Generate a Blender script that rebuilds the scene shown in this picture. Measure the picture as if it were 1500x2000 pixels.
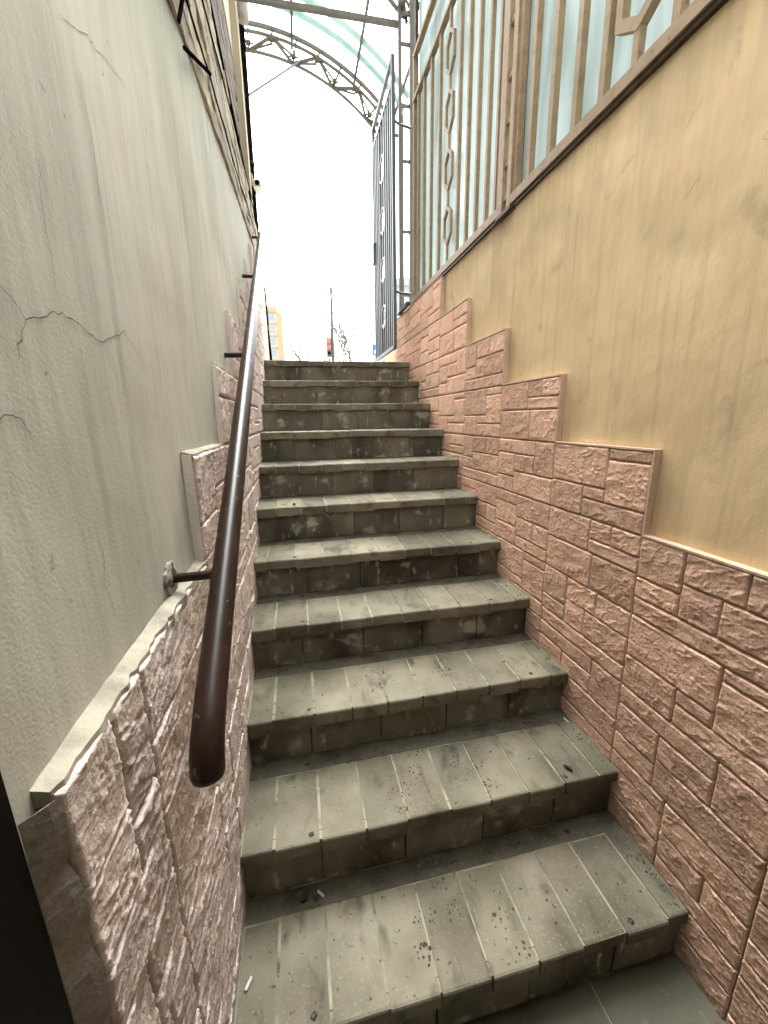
import bpy, bmesh, math, random
import numpy as np
from mathutils import Vector, Matrix

random.seed(7)
for o in list(bpy.data.objects):
    bpy.data.objects.remove(o)
SC = bpy.context.scene
COL = SC.collection
W, D, H = 1.272, 0.30, 0.1904          # stair width, going, rise

# ------------------------------------------------------------------ camera
def cam_axes(y, p, r):
    cy, sy, cp, sp = math.cos(y), math.sin(y), math.cos(p), math.sin(p)
    fw = Vector((sy*cp, cy*cp, sp)); ri = Vector((cy, -sy, 0)); up = ri.cross(fw)
    c, s = math.cos(r), math.sin(r)
    return fw, c*ri + s*up, -s*ri + c*up
fw, ri, up = cam_axes(0.208462, -0.232667, -0.015580)
cd = bpy.data.cameras.new('camera'); cam = bpy.data.objects.new('camera', cd); COL.objects.link(cam)
cd.sensor_fit = 'HORIZONTAL'; cd.sensor_width = 36.0; cd.lens = 771.917/1500*36
cd.clip_start = 0.02; cd.clip_end = 3000
cam.matrix_world = Matrix(((ri.x, up.x, -fw.x, 0.241674), (ri.y, up.y, -fw.y, -3.646062),
                           (ri.z, up.z, -fw.z, -0.492077), (0, 0, 0, 1)))
SC.camera = cam

# ------------------------------------------------------------------ light
SUN_EL, SUN_AZ = math.radians(64), math.radians(4)     # azimuth from +Y towards +X
world = bpy.data.worlds.new('World'); SC.world = world; world.use_nodes = True
wn = world.node_tree; wn.nodes.clear()
sky = wn.nodes.new('ShaderNodeTexSky'); sky.sky_type = 'NISHITA'; sky.sun_disc = False
sky.sun_elevation = SUN_EL; sky.sun_rotation = SUN_AZ
sky.air_density = 1.0; sky.dust_density = 6.0; sky.ozone_density = 1.0
hs = wn.nodes.new('ShaderNodeHueSaturation'); hs.inputs['Saturation'].default_value = 0.10   # overcast: cloud takes the blue out
bg = wn.nodes.new('ShaderNodeBackground'); bg.inputs['Strength'].default_value = 0.15
wo = wn.nodes.new('ShaderNodeOutputWorld')
wn.links.new(sky.outputs[0], hs.inputs['Color']); wn.links.new(hs.outputs[0], bg.inputs['Color'])
wn.links.new(bg.outputs[0], wo.inputs['Surface'])
sl = bpy.data.lights.new('sun', 'SUN'); sl.energy = 0.7; sl.angle = math.radians(40); sl.color = (1, 0.97, 0.92)
so = bpy.data.objects.new('sun', sl); COL.objects.link(so)
sd = Vector((math.sin(SUN_AZ)*math.cos(SUN_EL), math.cos(SUN_AZ)*math.cos(SUN_EL), math.sin(SUN_EL)))
so.rotation_euler = sd.to_track_quat('Z', 'Y').to_euler(); so.location = (2, 3, 9)
SC.view_settings.view_transform = 'Standard'; SC.view_settings.look = 'None'
SC.view_settings.gamma = 1; SC.view_settings.use_curve_mapping = False
SC.view_settings.exposure = 2.95
SC.cycles.max_bounces = 5; SC.cycles.diffuse_bounces = 3; SC.cycles.transparent_max_bounces = 10

# ------------------------------------------------------------------ helpers
def tag(o, label=None, cat=None, group=None, kind=None):
    if label: o['label'] = label
    if cat: o['category'] = cat
    if group: o['group'] = group
    if kind: o['kind'] = kind
    return o
def empty(name, loc=(0, 0, 0), parent=None):
    o = bpy.data.objects.new(name, None); COL.objects.link(o); o.empty_display_size = .1
    o.location = loc
    if parent: o.parent = parent
    return o
def thing(name, label, cat, loc=(0, 0, 0), group=None):
    return tag(empty(name, loc), label, cat, group)
def put(name, me, mat, parent=None, loc=None):
    if mat is not None and not me.materials: me.materials.append(mat)
    o = bpy.data.objects.new(name, me); COL.objects.link(o)
    if parent:
        o.parent = parent
        if loc is None:
            pw = parent.location.copy(); q = parent.parent
            while q: pw += q.location; q = q.parent
            o.location = -pw          # geometry given in world space
    if loc is not None: o.location = loc
    return o
def mesh(name, v, f, smooth=False):
    me = bpy.data.meshes.new(name); me.from_pydata([tuple(map(float, p)) for p in v], [], [tuple(map(int, q)) for q in f]); me.update()
    if smooth: me.polygons.foreach_set('use_smooth', [True]*len(me.polygons))
    return me
class MB:
    def __init__(s): s.v = []; s.f = []
    def box(s, a, b):
        n = len(s.v); x0, y0, z0 = a; x1, y1, z1 = b
        s.v += [(x0,y0,z0),(x1,y0,z0),(x1,y1,z0),(x0,y1,z0),(x0,y0,z1),(x1,y0,z1),(x1,y1,z1),(x0,y1,z1)]
        s.f += [tuple(n+i for i in q) for q in ((0,3,2,1),(4,5,6,7),(0,1,5,4),(1,2,6,5),(2,3,7,6),(3,0,4,7))]
        return s
    def tube(s, pts, r, n=8, up=(0, 0, 1), rr=None, rot=None):
        pts = [Vector(p) for p in pts]; base = len(s.v); m = len(pts)
        rot = math.pi/n if rot is None else rot
        u = None
        for i, p in enumerate(pts):
            t = (pts[min(i+1, m-1)] - pts[max(i-1, 0)]).normalized()
            if u is None:
                u = Vector(up)
                if abs(u.dot(t)) > .95: u = Vector((1, 0, 0))
            u = (u - t*u.dot(t)).normalized(); w = t.cross(u)
            rad = rr[i] if rr else r
            for k in range(n):
                a = 2*math.pi*k/n + rot
                s.v.append(p + (u*math.cos(a) + w*math.sin(a))*rad)
        for i in range(m-1):
            for k in range(n):
                a = base+i*n+k; b = base+i*n+(k+1) % n
                s.f.append((a, b, b+n, a+n))
        s.f.append(tuple(base+k for k in range(n))[::-1]); s.f.append(tuple(base+(m-1)*n+k for k in range(n)))
        return s
    def sq(s, pts, w, up=(0, 0, 1)):           # square tube of side w
        return s.tube(pts, w*.7071, 4, up)
    def make(s, name, mat, parent=None, smooth=False, bevel=0, loc=None):
        me = mesh(name, s.v, s.f, smooth)
        if bevel:
            bm = bmesh.new(); bm.from_mesh(me)
            bmesh.ops.bevel(bm, geom=bm.edges[:], offset=bevel, segments=1, affect='EDGES'); bm.to_mesh(me); bm.free()
        if smooth:
            try: me.set_sharp_from_angle(angle=math.radians(50))
            except Exception: pass
        return put(name, me, mat, parent, loc)

RT = np.random.RandomState(5).rand(128, 128)
def vn(x, y, s=0):
    x = np.asarray(x, float)+s*17.31; y = np.asarray(y, float)+s*9.77
    i = np.floor(x).astype(int); j = np.floor(y).astype(int); a = x-i; b = y-j
    a = a*a*(3-2*a); b = b*b*(3-2*b)
    g = lambda p, q: RT[p % 128, q % 128]
    return (g(i,j)*(1-a)+g(i+1,j)*a)*(1-b)+(g(i,j+1)*(1-a)+g(i+1,j+1)*a)*b
def fbm(x, y, s=0, o=4):
    t = 0; a = .5
    for k in range(o): t = t+a*vn(x*2**k, y*2**k, s+k); a *= .5
    return t

# ------------------------------------------------------------------ materials
def mat(name, c, rough=.8, layers=(), bumps=(), rnd=0.0, metallic=0, spec=.25, coat=0, wear=None):
    """layers: (colour, scale, stretch xyz, lo, hi, amount, detail); bumps: (scale, stretch, strength, distance)"""
    m = bpy.data.materials.new(name); m.use_nodes = True; nt = m.node_tree; N = nt.nodes; L = nt.links
    b = N['Principled BSDF']; b.inputs['Roughness'].default_value = rough; b.inputs['Metallic'].default_value = metallic
    b.inputs['Specular IOR Level'].default_value = spec
    if coat: b.inputs['Coat Weight'].default_value = coat; b.inputs['Coat Roughness'].default_value = .25
    geo = N.new('ShaderNodeNewGeometry')
    def noise(scale, st, detail=4, off=0, typ='FBM', dist=0.0):
        mp = N.new('ShaderNodeMapping'); mp.inputs['Scale'].default_value = [scale*k for k in st]
        mp.inputs['Location'].default_value = (off*3.1, off*1.7, off*2.3)
        L.new(geo.outputs['Position'], mp.inputs['Vector'])
        n = N.new('ShaderNodeTexNoise'); n.inputs['Scale'].default_value = 1; n.inputs['Detail'].default_value = detail
        n.inputs['Distortion'].default_value = dist
        L.new(mp.outputs[0], n.inputs['Vector']); return n.outputs['Fac']
    col = N.new('ShaderNodeRGB'); col.outputs[0].default_value = (*c, 1); cur = col.outputs[0]
    for i, ly in enumerate(layers):
        lc, sc, st, lo, hi, am, det = ly[:7]
        f = noise(sc, st, det, i+1, dist=ly[7] if len(ly) > 7 else 0)
        r = N.new('ShaderNodeMapRange'); r.inputs['From Min'].default_value = lo; r.inputs['From Max'].default_value = hi
        r.inputs['To Max'].default_value = am; L.new(f, r.inputs['Value'])
        fac = r.outputs[0]
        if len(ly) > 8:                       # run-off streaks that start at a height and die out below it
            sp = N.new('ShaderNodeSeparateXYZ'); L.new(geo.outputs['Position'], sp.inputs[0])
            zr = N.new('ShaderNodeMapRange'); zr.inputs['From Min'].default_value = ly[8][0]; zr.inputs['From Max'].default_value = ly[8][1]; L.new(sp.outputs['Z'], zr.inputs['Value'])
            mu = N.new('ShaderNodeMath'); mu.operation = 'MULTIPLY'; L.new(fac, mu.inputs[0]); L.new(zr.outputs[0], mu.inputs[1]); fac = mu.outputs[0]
        mx = N.new('ShaderNodeMix'); mx.data_type = 'RGBA'
        L.new(fac, mx.inputs['Factor']); L.new(cur, mx.inputs['A']); mx.inputs['B'].default_value = (*lc, 1)
        cur = mx.outputs['Result']
    if wear:
        r = N.new('ShaderNodeMapRange'); r.inputs['From Min'].default_value = .515; r.inputs['From Max'].default_value = .60; r.inputs['To Max'].default_value = .75
        L.new(geo.outputs['Pointiness'], r.inputs['Value'])
        mx = N.new('ShaderNodeMix'); mx.data_type = 'RGBA'; L.new(r.outputs[0], mx.inputs['Factor']); L.new(cur, mx.inputs['A']); mx.inputs['B'].default_value = (*wear, 1); cur = mx.outputs['Result']
    if rnd:
        oi = N.new('ShaderNodeObjectInfo'); h = N.new('ShaderNodeHueSaturation')
        r = N.new('ShaderNodeMapRange'); r.inputs['To Min'].default_value = 1-rnd; r.inputs['To Max'].default_value = 1+rnd
        L.new(oi.outputs['Random'], r.inputs['Value']); L.new(r.outputs[0], h.inputs['Value']); L.new(cur, h.inputs['Color']); cur = h.outputs[0]
    L.new(cur, b.inputs['Base Color'])
    nrm = None
    for i, (sc, st, strength, dist) in enumerate(bumps):
        f = noise(sc, st, 3, 20+i)
        bp = N.new('ShaderNodeBump'); bp.inputs['Strength'].default_value = strength; bp.inputs['Distance'].default_value = dist
        L.new(f, bp.inputs['Height'])
        if nrm: L.new(nrm, bp.inputs['Normal'])
        nrm = bp.outputs[0]
    if nrm: L.new(nrm, b.inputs['Normal'])
    return m
U = (1, 1, 1)
V = (1, 1, .06)                     # vertical streaks
M = {}
M['plaster_l'] = mat('pale_plaster', (0.462, 0.458, 0.382), .92,
    [((0.521, 0.500, 0.420), 2.2, U, .42, .62, .8, 4), ((0.336, 0.336, 0.277), 34, (1, 1, .035), .48, .70, .42, 4), ((0.554, 0.533, 0.462), 60, (1, 1, .04), .55, .75, .4, 3),
     ((0.336, 0.332, 0.260), 3.0, (1, 1, .5), .48, .70, .65, 6), ((0.504, 0.445, 0.336), 1.5, U, .5, .7, .45, 3), ((0.235, 0.231, 0.185), 16, (1, 1, .08), .62, .74, .38, 5), ((0.571, 0.554, 0.479), 9, (1, 1, .3), .58, .70, .6, 6), ((0.168, 0.151, 0.118), 45, U, .73, .77, .5, 2)],
    [(10, (1, 1, .5), .25, .010), (26, (1, 1, .08), .16, .005), (230, U, .22, .002)])
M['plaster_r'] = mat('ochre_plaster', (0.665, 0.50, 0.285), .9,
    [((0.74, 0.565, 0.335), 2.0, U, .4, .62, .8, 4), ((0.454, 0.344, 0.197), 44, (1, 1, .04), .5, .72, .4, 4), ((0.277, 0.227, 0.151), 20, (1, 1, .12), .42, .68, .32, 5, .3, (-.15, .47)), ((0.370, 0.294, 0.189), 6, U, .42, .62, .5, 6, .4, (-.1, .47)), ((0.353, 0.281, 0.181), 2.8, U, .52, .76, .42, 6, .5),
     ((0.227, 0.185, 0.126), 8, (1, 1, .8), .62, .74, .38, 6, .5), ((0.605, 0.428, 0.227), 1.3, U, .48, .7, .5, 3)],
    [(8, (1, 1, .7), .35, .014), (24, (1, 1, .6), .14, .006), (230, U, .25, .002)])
M['stone_r'] = mat('terracotta_stone', (.80, .495, .36), .93,
    [((.83, .555, .42), 9, U, .4, .65, .7, 3), ((.56, .345, .25), 34, U, .48, .68, .6, 4), ((.40, .31, .20), 2.6, U, .52, .75, .6, 4), ((.60, .38, .27), 1.1, U, .45, .65, .55, 4), ((.36, .23, .16), 150, U, .55, .66, .6, 2)],
    [(150, U, .7, .003)], rnd=.16, wear=(.80, .64, .50))
M['stone_l'] = mat('rose_grey_stone', (.62, .495, .435), .93,
    [((.64, .53, .475), 9, U, .4, .65, .7, 3), ((.38, .30, .26), 34, U, .5, .70, .6, 4), ((.45, .42, .35), 4, U, .50, .72, .6, 4), ((.32, .255, .22), 160, U, .55, .66, .6, 2)],
    [(170, U, .7, .003)], rnd=.14, wear=(.80, .74, .68))
M['grout_r'] = mat('brown_grout', (.46, .28, .20), .95, [((.33, .205, .145), 25, U, .45, .65, .8, 4)])
M['grout_l'] = mat('umber_grout', (.27, .205, .175), .95, [((.19, .145, .125), 25, U, .45, .65, .8, 4)])
M['ledge_l'] = mat('cream_mortar', (0.390, 0.355, 0.279), .95, [((0.237, 0.209, 0.164), 16, U, .45, .66, .8, 6)], [(60, U, .4, .006)])
M['ledge_r'] = mat('peach_mortar', (0.616, 0.440, 0.326), .9, [((0.484, 0.334, 0.238), 18, U, .5, .7, .7, 5)], [(60, U, .4, .006)])
M['cement'] = mat('grey_cement', (.33, .295, .255), .9, [((.21, .185, .16), 20, U, .45, .65, .8, 5)], [(90, U, .5, .006)])
M['crack'] = mat('crack_brown', (.15, .13, .10), 1)  # plain dark brown for the crack ribbons
M['tread'] = mat('stair_tile', (0.173, 0.151, 0.105), .75,
    [((0.234, 0.214, 0.156), 6, U, .40, .60, .85, 5), ((0.078, 0.070, 0.046), 2.4, U, .46, .66, .85, 6), ((0.262, 0.240, 0.187), 130, U, .58, .70, .45, 3), ((0.054, 0.046, 0.031), 13, (1, .5, 1), .55, .69, .75, 6, .4), ((0.139, 0.132, 0.070), 7, U, .55, .7, .25, 4), ((0.028, 0.024, 0.017), 70, U, .66, .73, .8, 3)],
    [(160, U, .35, .002), (30, U, .3, .003)], rnd=.18)
M['riser'] = mat('riser_tile', (.150, .134, .097), .75,
    [((.205, .185, .14), 7, U, .42, .62, .8, 5), ((.050, .042, .031), 4.0, (1, 1, .6), .46, .62, .85, 5), ((.13, .13, .06), 9, U, .54, .70, .6, 4), ((.42, .40, .34), 7, (1, 1, 1.4), .60, .68, .75, 6), ((.46, .44, .38), 30, (1, 1, .45), .60, .70, .6, 5)],
    [(120, U, .35, .002), (20, U, .3, .004)], rnd=.22)
M['mortar'] = mat('pale_grout', (0.303, 0.280, 0.204), .92, [((0.138, 0.126, 0.087), 9, U, .42, .62, .85, 6), ((0.055, 0.050, 0.035), 22, U, .58, .70, .8, 5)], [(120, U, .4, .003)])
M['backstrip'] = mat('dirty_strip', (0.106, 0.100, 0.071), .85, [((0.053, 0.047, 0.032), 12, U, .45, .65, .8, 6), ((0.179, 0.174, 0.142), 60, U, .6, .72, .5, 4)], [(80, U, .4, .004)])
M['iron'] = mat('rusty_iron', (.045, .035, .028), .6, [((.13, .07, .04), 120, U, .5, .7, .6, 3)], metallic=.3)
M['rail'] = mat('brown_enamel', (0.015, 0.007, 0.005), .34, [((0.221, 0.178, 0.145), 48, U, .655, .67, .8, 4), ((0.085, 0.038, 0.021), 20, U, .64, .70, .6, 4), ((0.028, 0.014, 0.009), 14, U, .45, .6, .6, 3)], [(60, U, .06, .002)], coat=0)
M['flange'] = mat('plaster_splashed_iron', (.36, .33, .26), .85, [((.06, .045, .035), 60, U, .48, .56, .9, 4)], [(90, U, .5, .004)])
M['bronze'] = mat('bronze_paint', (0.299, 0.216, 0.128), .5, [((0.194, 0.136, 0.079), 22, U, .45, .7, .7, 4), ((0.132, 0.053, 0.026), 40, U, .62, .72, .6, 5)], [(80, U, .1, .002)], metallic=.15)
M['darkpost'] = mat('dark_brown_paint', (.055, .038, .026), .5, [((.12, .08, .05), 18, U, .5, .7, .6, 4)], metallic=.1)
M['grey_steel'] = mat('grey_paint_steel', (0.107, 0.096, 0.078), .45, [((0.070, 0.061, 0.049), 16, U, .45, .7, .6, 4)], metallic=.2)
M['gate'] = mat('blue_grey_paint', (0.110, 0.125, 0.125), .4, [((0.073, 0.083, 0.083), 14, U, .45, .7, .6, 4)], metallic=.25)
M['black'] = mat('black_plastic', (.005, .005, .005), .9, spec=0, layers= [((.013, .012, .011), 20, U, .5, .7, .6, 3)])
M['rosette'] = mat('ochre_cast_iron', (0.112, 0.087, 0.049), .5, [((0.063, 0.049, 0.028), 50, U, .4, .6, .6, 3)], metallic=.2)
M['ledgestone'] = mat('cream_ledgestone', (0.423, 0.360, 0.248), .9, [((0.270, 0.225, 0.162), 12, U, .45, .65, .8, 5), ((0.468, 0.414, 0.315), 40, U, .55, .7, .6, 4), ((0.297, 0.261, 0.234), 5, U, .5, .62, .6, 3)], [(80, U, .6, .005)], rnd=.28)
M['ledgejoint'] = mat('dark_joint', (.10, .085, .065), 1)
M['brick'] = mat('brown_brick', (0.120, 0.087, 0.060), .9, [((0.090, 0.066, 0.051), 25, U, .45, .65, .8, 5), ((0.192, 0.162, 0.132), 60, U, .58, .72, .5, 4)], [(90, U, .5, .004)], rnd=.2)
M['beige'] = mat('beige_board', (0.391, 0.332, 0.230), .8, [((0.289, 0.238, 0.162), 10, (1, 1, .1), .45, .7, .7, 4)], [(60, U, .2, .003)])
M['dark_metal'] = mat('dark_metal', (.009, .006, .005), .55, spec=.08, layers= [((.015, .014, .013), 30, U, .55, .7, .6, 3)], metallic=.4)
M['white'] = mat('white_plastic', (.62, .62, .60), .5)
M['paving'] = mat('grey_paving', (.24, .235, .215), .85, [((.17, .165, .15), 4, U, .45, .65, .8, 5)], [(40, U, .3, .005)])
M['floor'] = mat('floor_tile', (0.128, 0.124, 0.090), .7, [((0.060, 0.056, 0.041), 4, U, .45, .65, .8, 5), ((0.210, 0.203, 0.165), 50, U, .6, .72, .5, 4)], [(60, U, .3, .003)])
M['house'] = mat('grey_render', (.55, .52, .46), .9, [((.45, .42, .37), 3, U, .45, .65, .7, 4)])
M['tower_o'] = mat('ochre_facade', (.50, .33, .19), .85); M['tower_w'] = mat('pale_facade', (.50, .48, .43), .85)
M['tower_b'] = mat('blue_grey_facade', (.36, .42, .45), .85); M['glass'] = mat('window_glass', (.30, .34, .36), .15)
M['bark'] = mat('grey_bark', (.15, .135, .12), .9); M['red'] = mat('red_lens', (.65, .03, .03), .3); M['blue'] = mat('blue_enamel', (.04, .14, .45), .4)
b = M['red'].node_tree.nodes['Principled BSDF']; b.inputs['Emission Color'].default_value = (1, .06, .05, 1); b.inputs['Emission Strength'].default_value = .6
def sheet(name, tint, transp, rough=.35, streak=None):
    m = bpy.data.materials.new(name); m.use_nodes = True; nt = m.node_tree; N = nt.nodes; L = nt.links; N.clear()
    o = N.new('ShaderNodeOutputMaterial'); tr = N.new('ShaderNodeBsdfTransparent'); tl = N.new('ShaderNodeBsdfTranslucent'); gl = N.new('ShaderNodeBsdfGlossy')
    df = N.new('ShaderNodeBsdfDiffuse')
    geo = N.new('ShaderNodeNewGeometry'); mp = N.new('ShaderNodeMapping'); mp.inputs['Scale'].default_value = (6, 6, 1.1); nz = N.new('ShaderNodeTexNoise'); nz.inputs['Scale'].default_value = 1; nz.inputs['Detail'].default_value = 6
    nz.inputs['Distortion'].default_value = 1.0
    L.new(geo.outputs['Position'], mp.inputs['Vector']); L.new(mp.outputs[0], nz.inputs['Vector'])
    rp = N.new('ShaderNodeMapRange'); rp.inputs['From Min'].default_value = .35; rp.inputs['From Max'].default_value = .7
    L.new(nz.outputs['Fac'], rp.inputs['Value'])
    mc = N.new('ShaderNodeMix'); mc.data_type = 'RGBA'; mc.inputs['A'].default_value = (*tint, 1)
    mc.inputs['B'].default_value = (*(streak or [k*.85 for k in tint]), 1); L.new(rp.outputs[0], mc.inputs['Factor'])
    for n in (tl, df): L.new(mc.outputs['Result'], n.inputs['Color'])
    tr.inputs['Color'].default_value = (*tint, 1); gl.inputs['Roughness'].default_value = rough
    m1 = N.new('ShaderNodeMixShader'); m1.inputs[0].default_value = .3; L.new(tl.outputs[0], m1.inputs[1]); L.new(df.outputs[0], m1.inputs[2])
    m2 = N.new('ShaderNodeMixShader'); m2.inputs[0].default_value = transp; L.new(m1.outputs[0], m2.inputs[1]); L.new(tr.outputs[0], m2.inputs[2])
    m3 = N.new('ShaderNodeMixShader'); m3.inputs[0].default_value = .06; L.new(m2.outputs[0], m3.inputs[1]); L.new(gl.outputs[0], m3.inputs[2])
    L.new(m3.outputs[0], o.inputs['Surface']); return m
M['pane'] = sheet('milky_polycarbonate', (0.598, 0.664, 0.656), .06, .2, (0.352, 0.405, 0.387))
M['roof'] = sheet('clear_polycarbonate', (.95, .98, .98), .86, .15)
M['seam'] = sheet('green_sheet_edge', (0.280, 0.392, 0.357), .06, .3)

# ------------------------------------------------------------------ setting: ground, floor
g = MB()
for (x0, x1, y0, y1) in ((-1500, 1500, 0.30, 1800), (-1500, -.33, -300, .30), (W+.33, 1500, -300, .30)):
    n = len(g.v); g.v += [(x0, y0, -.004), (x1, y0, -.004), (x1, y1, -.004), (x0, y1, -.004)]; g.f.append((n, n+1, n+2, n+3))
tag(g.make('ground', M['paving']), kind='structure')
fl = tag(MB().box((-.9, -4.6, -2.2), (W+.02, -2.95, -11*H-.004)).make('floor', M['mortar']), kind='structure')
ft = MB().box((0, 0, 0), (.293, .293, .010)); FT = mesh('floor_tile', ft.v, ft.f); FT.materials.append(M['floor'])
for i in range(5):
    for j in range(4):
        o = put('floor_tile', FT, None, fl, (W-.296-.299*i+random.uniform(-.001, .001), -3.275-.299*j, -11*H-.010+random.uniform(-.0008, .0008)))
tag(MB().box((-.9, -4.6, .10), (W+.4, -3.30, .30)).make('added_overhang', M['house']), kind='structure')  # unseen slab overhead, added to dim the light on the lower steps
tag(MB().box((-.9, -4.9, -2.2), (W+.4, -4.6, 1.2)).make('added_back_wall', M['house']), kind='structure')  # unseen wall behind the camera, added to block and bounce light

# ------------------------------------------------------------------ staircase
def tread_mesh(seed):
    r = random.Random(seed)
    lb = -.046 + r.uniform(-.006, .006)
    prof = [(0, lb), (.0, -.007), (.0025, -.0022), (.008, 0), (.25, 0), (.25, -.011), (.021, -.011), (.021, lb)]
    v = []; f = []; n = len(prof)
    for x, ins in ((0, .0015), (.0015, 0), (.9985, 0), (1, .0015)):
        for (y, z) in prof:
            v.append((x, y + (ins if y < .1 else -ins), z - (ins if z > -.011 else 0)))
    for i in range(3):
        for k in range(n):
            a = i*n+k; b = i*n+(k+1) % n; f.append((a, b, b+n, a+n))
    f.append(tuple(range(n))[::-1]); f.append(tuple(3*n+k for k in range(n)))
    return mesh('tread_tile', v, f)
TM = [tread_mesh(i) for i in range(6)]
for t in TM: t.materials.append(M['tread'])
rb = MB().box((0, 0, 0), (1, .012, 1)); RM = mesh('riser_tile', rb.v, rb.f); RM.materials.append(M['riser'])
def lump_mesh(r, h, n=9, seed=0):
    rr = random.Random(seed); v = [(0, 0, h)]; f = []
    for j, (q, z) in enumerate(((.55, h*.8), (1, 0))):
        for k in range(n):
            a = 2*math.pi*k/n; w = q*r*rr.uniform(.75, 1.15); v.append((w*math.cos(a), w*math.sin(a), z))
    for k in range(n):
        f.append((0, 1+k, 1+(k+1) % n)); f.append((1+k, 1+n+k, 1+n+(k+1) % n, 1+(k+1) % n))
    return mesh('bolt', v, f)
BM_ = [lump_mesh(.009, .003, seed=i) for i in range(4)]
for t in BM_: t.materials.append(M['iron'])
stairs = thing('staircase', 'straight flight of grey-green tiled steps climbing between the two walls', 'staircase')
for k in range(0, 11):
    y0, z0 = -k*D, -k*H
    rr = random.Random(100+k)
    depth = D if k else .55
    body = MB().box((0.0, y0+.034, -2.2 if k == 10 else z0-2*H), (W, y0+depth+.03, z0-.0022))
    body.box((.003, y0+.005, z0-.041), (W-.001, y0+.033, z0-.0035))
    st = body.make('step', M['mortar'], stairs)
    # tread tiles
    xs = [0.002] + [.097+.1373*i + rr.uniform(-.004, .004) for i in range(9)] + [W]
    if k in (1, 3, 6): xs = [0.002] + [.055+.1373*i + rr.uniform(-.004, .004) for i in range(9)] + [W]
    for i in range(len(xs)-1):
        gq = rr.uniform(.0032, .0068)
        o = put('tread_tile', TM[rr.randrange(6)], None, st, (xs[i]+gq, y0+rr.uniform(-.004, .004), z0+rr.uniform(-.0014, .0014)))
        o.scale = (xs[i+1]-xs[i]-2*gq+.002, (depth-.05)/.25 if k == 0 else 1, 1)
        o.rotation_euler = (rr.uniform(-.003, .003), rr.uniform(-.004, .004), rr.uniform(-.006, .006))
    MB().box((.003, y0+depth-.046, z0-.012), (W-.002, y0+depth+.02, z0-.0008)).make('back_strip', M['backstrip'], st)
    # riser tiles
    xs = [0.002]; x = rr.uniform(.14, .27)
    while x < W-.08: xs.append(x); x += .268+rr.uniform(-.006, .006)
    xs.append(W)
    for i in range(len(xs)-1):
        o = put('riser_tile', RM, None, st, (xs[i]+.002, y0+.022+rr.uniform(-.002, .0015), z0-H+.002))
        o.scale = (xs[i+1]-xs[i]-.004-.002, 1, H-.012)
        o.rotation_euler = (0, rr.uniform(-.003, .003), rr.uniform(-.004, .004))
    # leftover anchors of the old anti-slip strips
    for (bx, by) in ((.19, .03), (1.10, .03), (.19, .285), (1.10, .285)):
        if k > 2 and rr.random() < .85:
            o = put('bolt', BM_[rr.randrange(4)], None, st, (bx+rr.uniform(-.03, .03), y0+by+rr.uniform(-.01, .004), z0+.0005))
            o.rotation_euler.z = rr.uniform(0, 6)

# ------------------------------------------------------------------ stone cladding
LAY = [
 [(0,.85,.37,1),(0,.27,.37,.85),(.37,.45,1,1),(.37,.27,.6,.45),(.6,0,1,.45),(0,0,.6,.27)],
 [(0,.72,.26,1),(.26,.72,.48,1),(0,.52,.48,.72),(.48,.52,1,1),(0,0,.42,.52),(.42,0,1,.52)],
 [(0,.42,.30,1),(.30,.74,1,1),(.30,.42,.66,.74),(.66,.30,1,.74),(0,0,.66,.42),(.66,0,1,.30)],
 [(0,.58,.55,1),(.55,.78,1,1),(.55,.36,1,.78),(0,.22,.25,.58),(.25,.22,.55,.58),(0,0,.55,.22),(.55,0,1,.36)],
 [(0,.64,.33,1),(.33,.64,.68,1),(.68,.50,1,1),(0,.24,.44,.64),(.44,.24,.68,.64),(.68,.24,1,.50),(0,0,1,.24)],
]
LAYL = [
 [(0,.46,.56,1),(.56,.30,1,1),(0,0,.56,.46),(.56,0,1,.30)],
 [(0,.62,1,1),(0,0,.40,.62),(.40,.24,1,.62),(.40,0,1,.24)],
 [(0,.34,.46,1),(.46,.58,1,1),(.46,0,1,.58),(0,0,.46,.34)],
 [(0,.70,.66,1),(.66,.40,1,1),(0,.28,.66,.70),(0,0,.66,.28),(.66,0,1,.40)],
 [(0,.5,1,1),(0,0,.6,.5),(.6,0,1,.5)],
]
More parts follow.
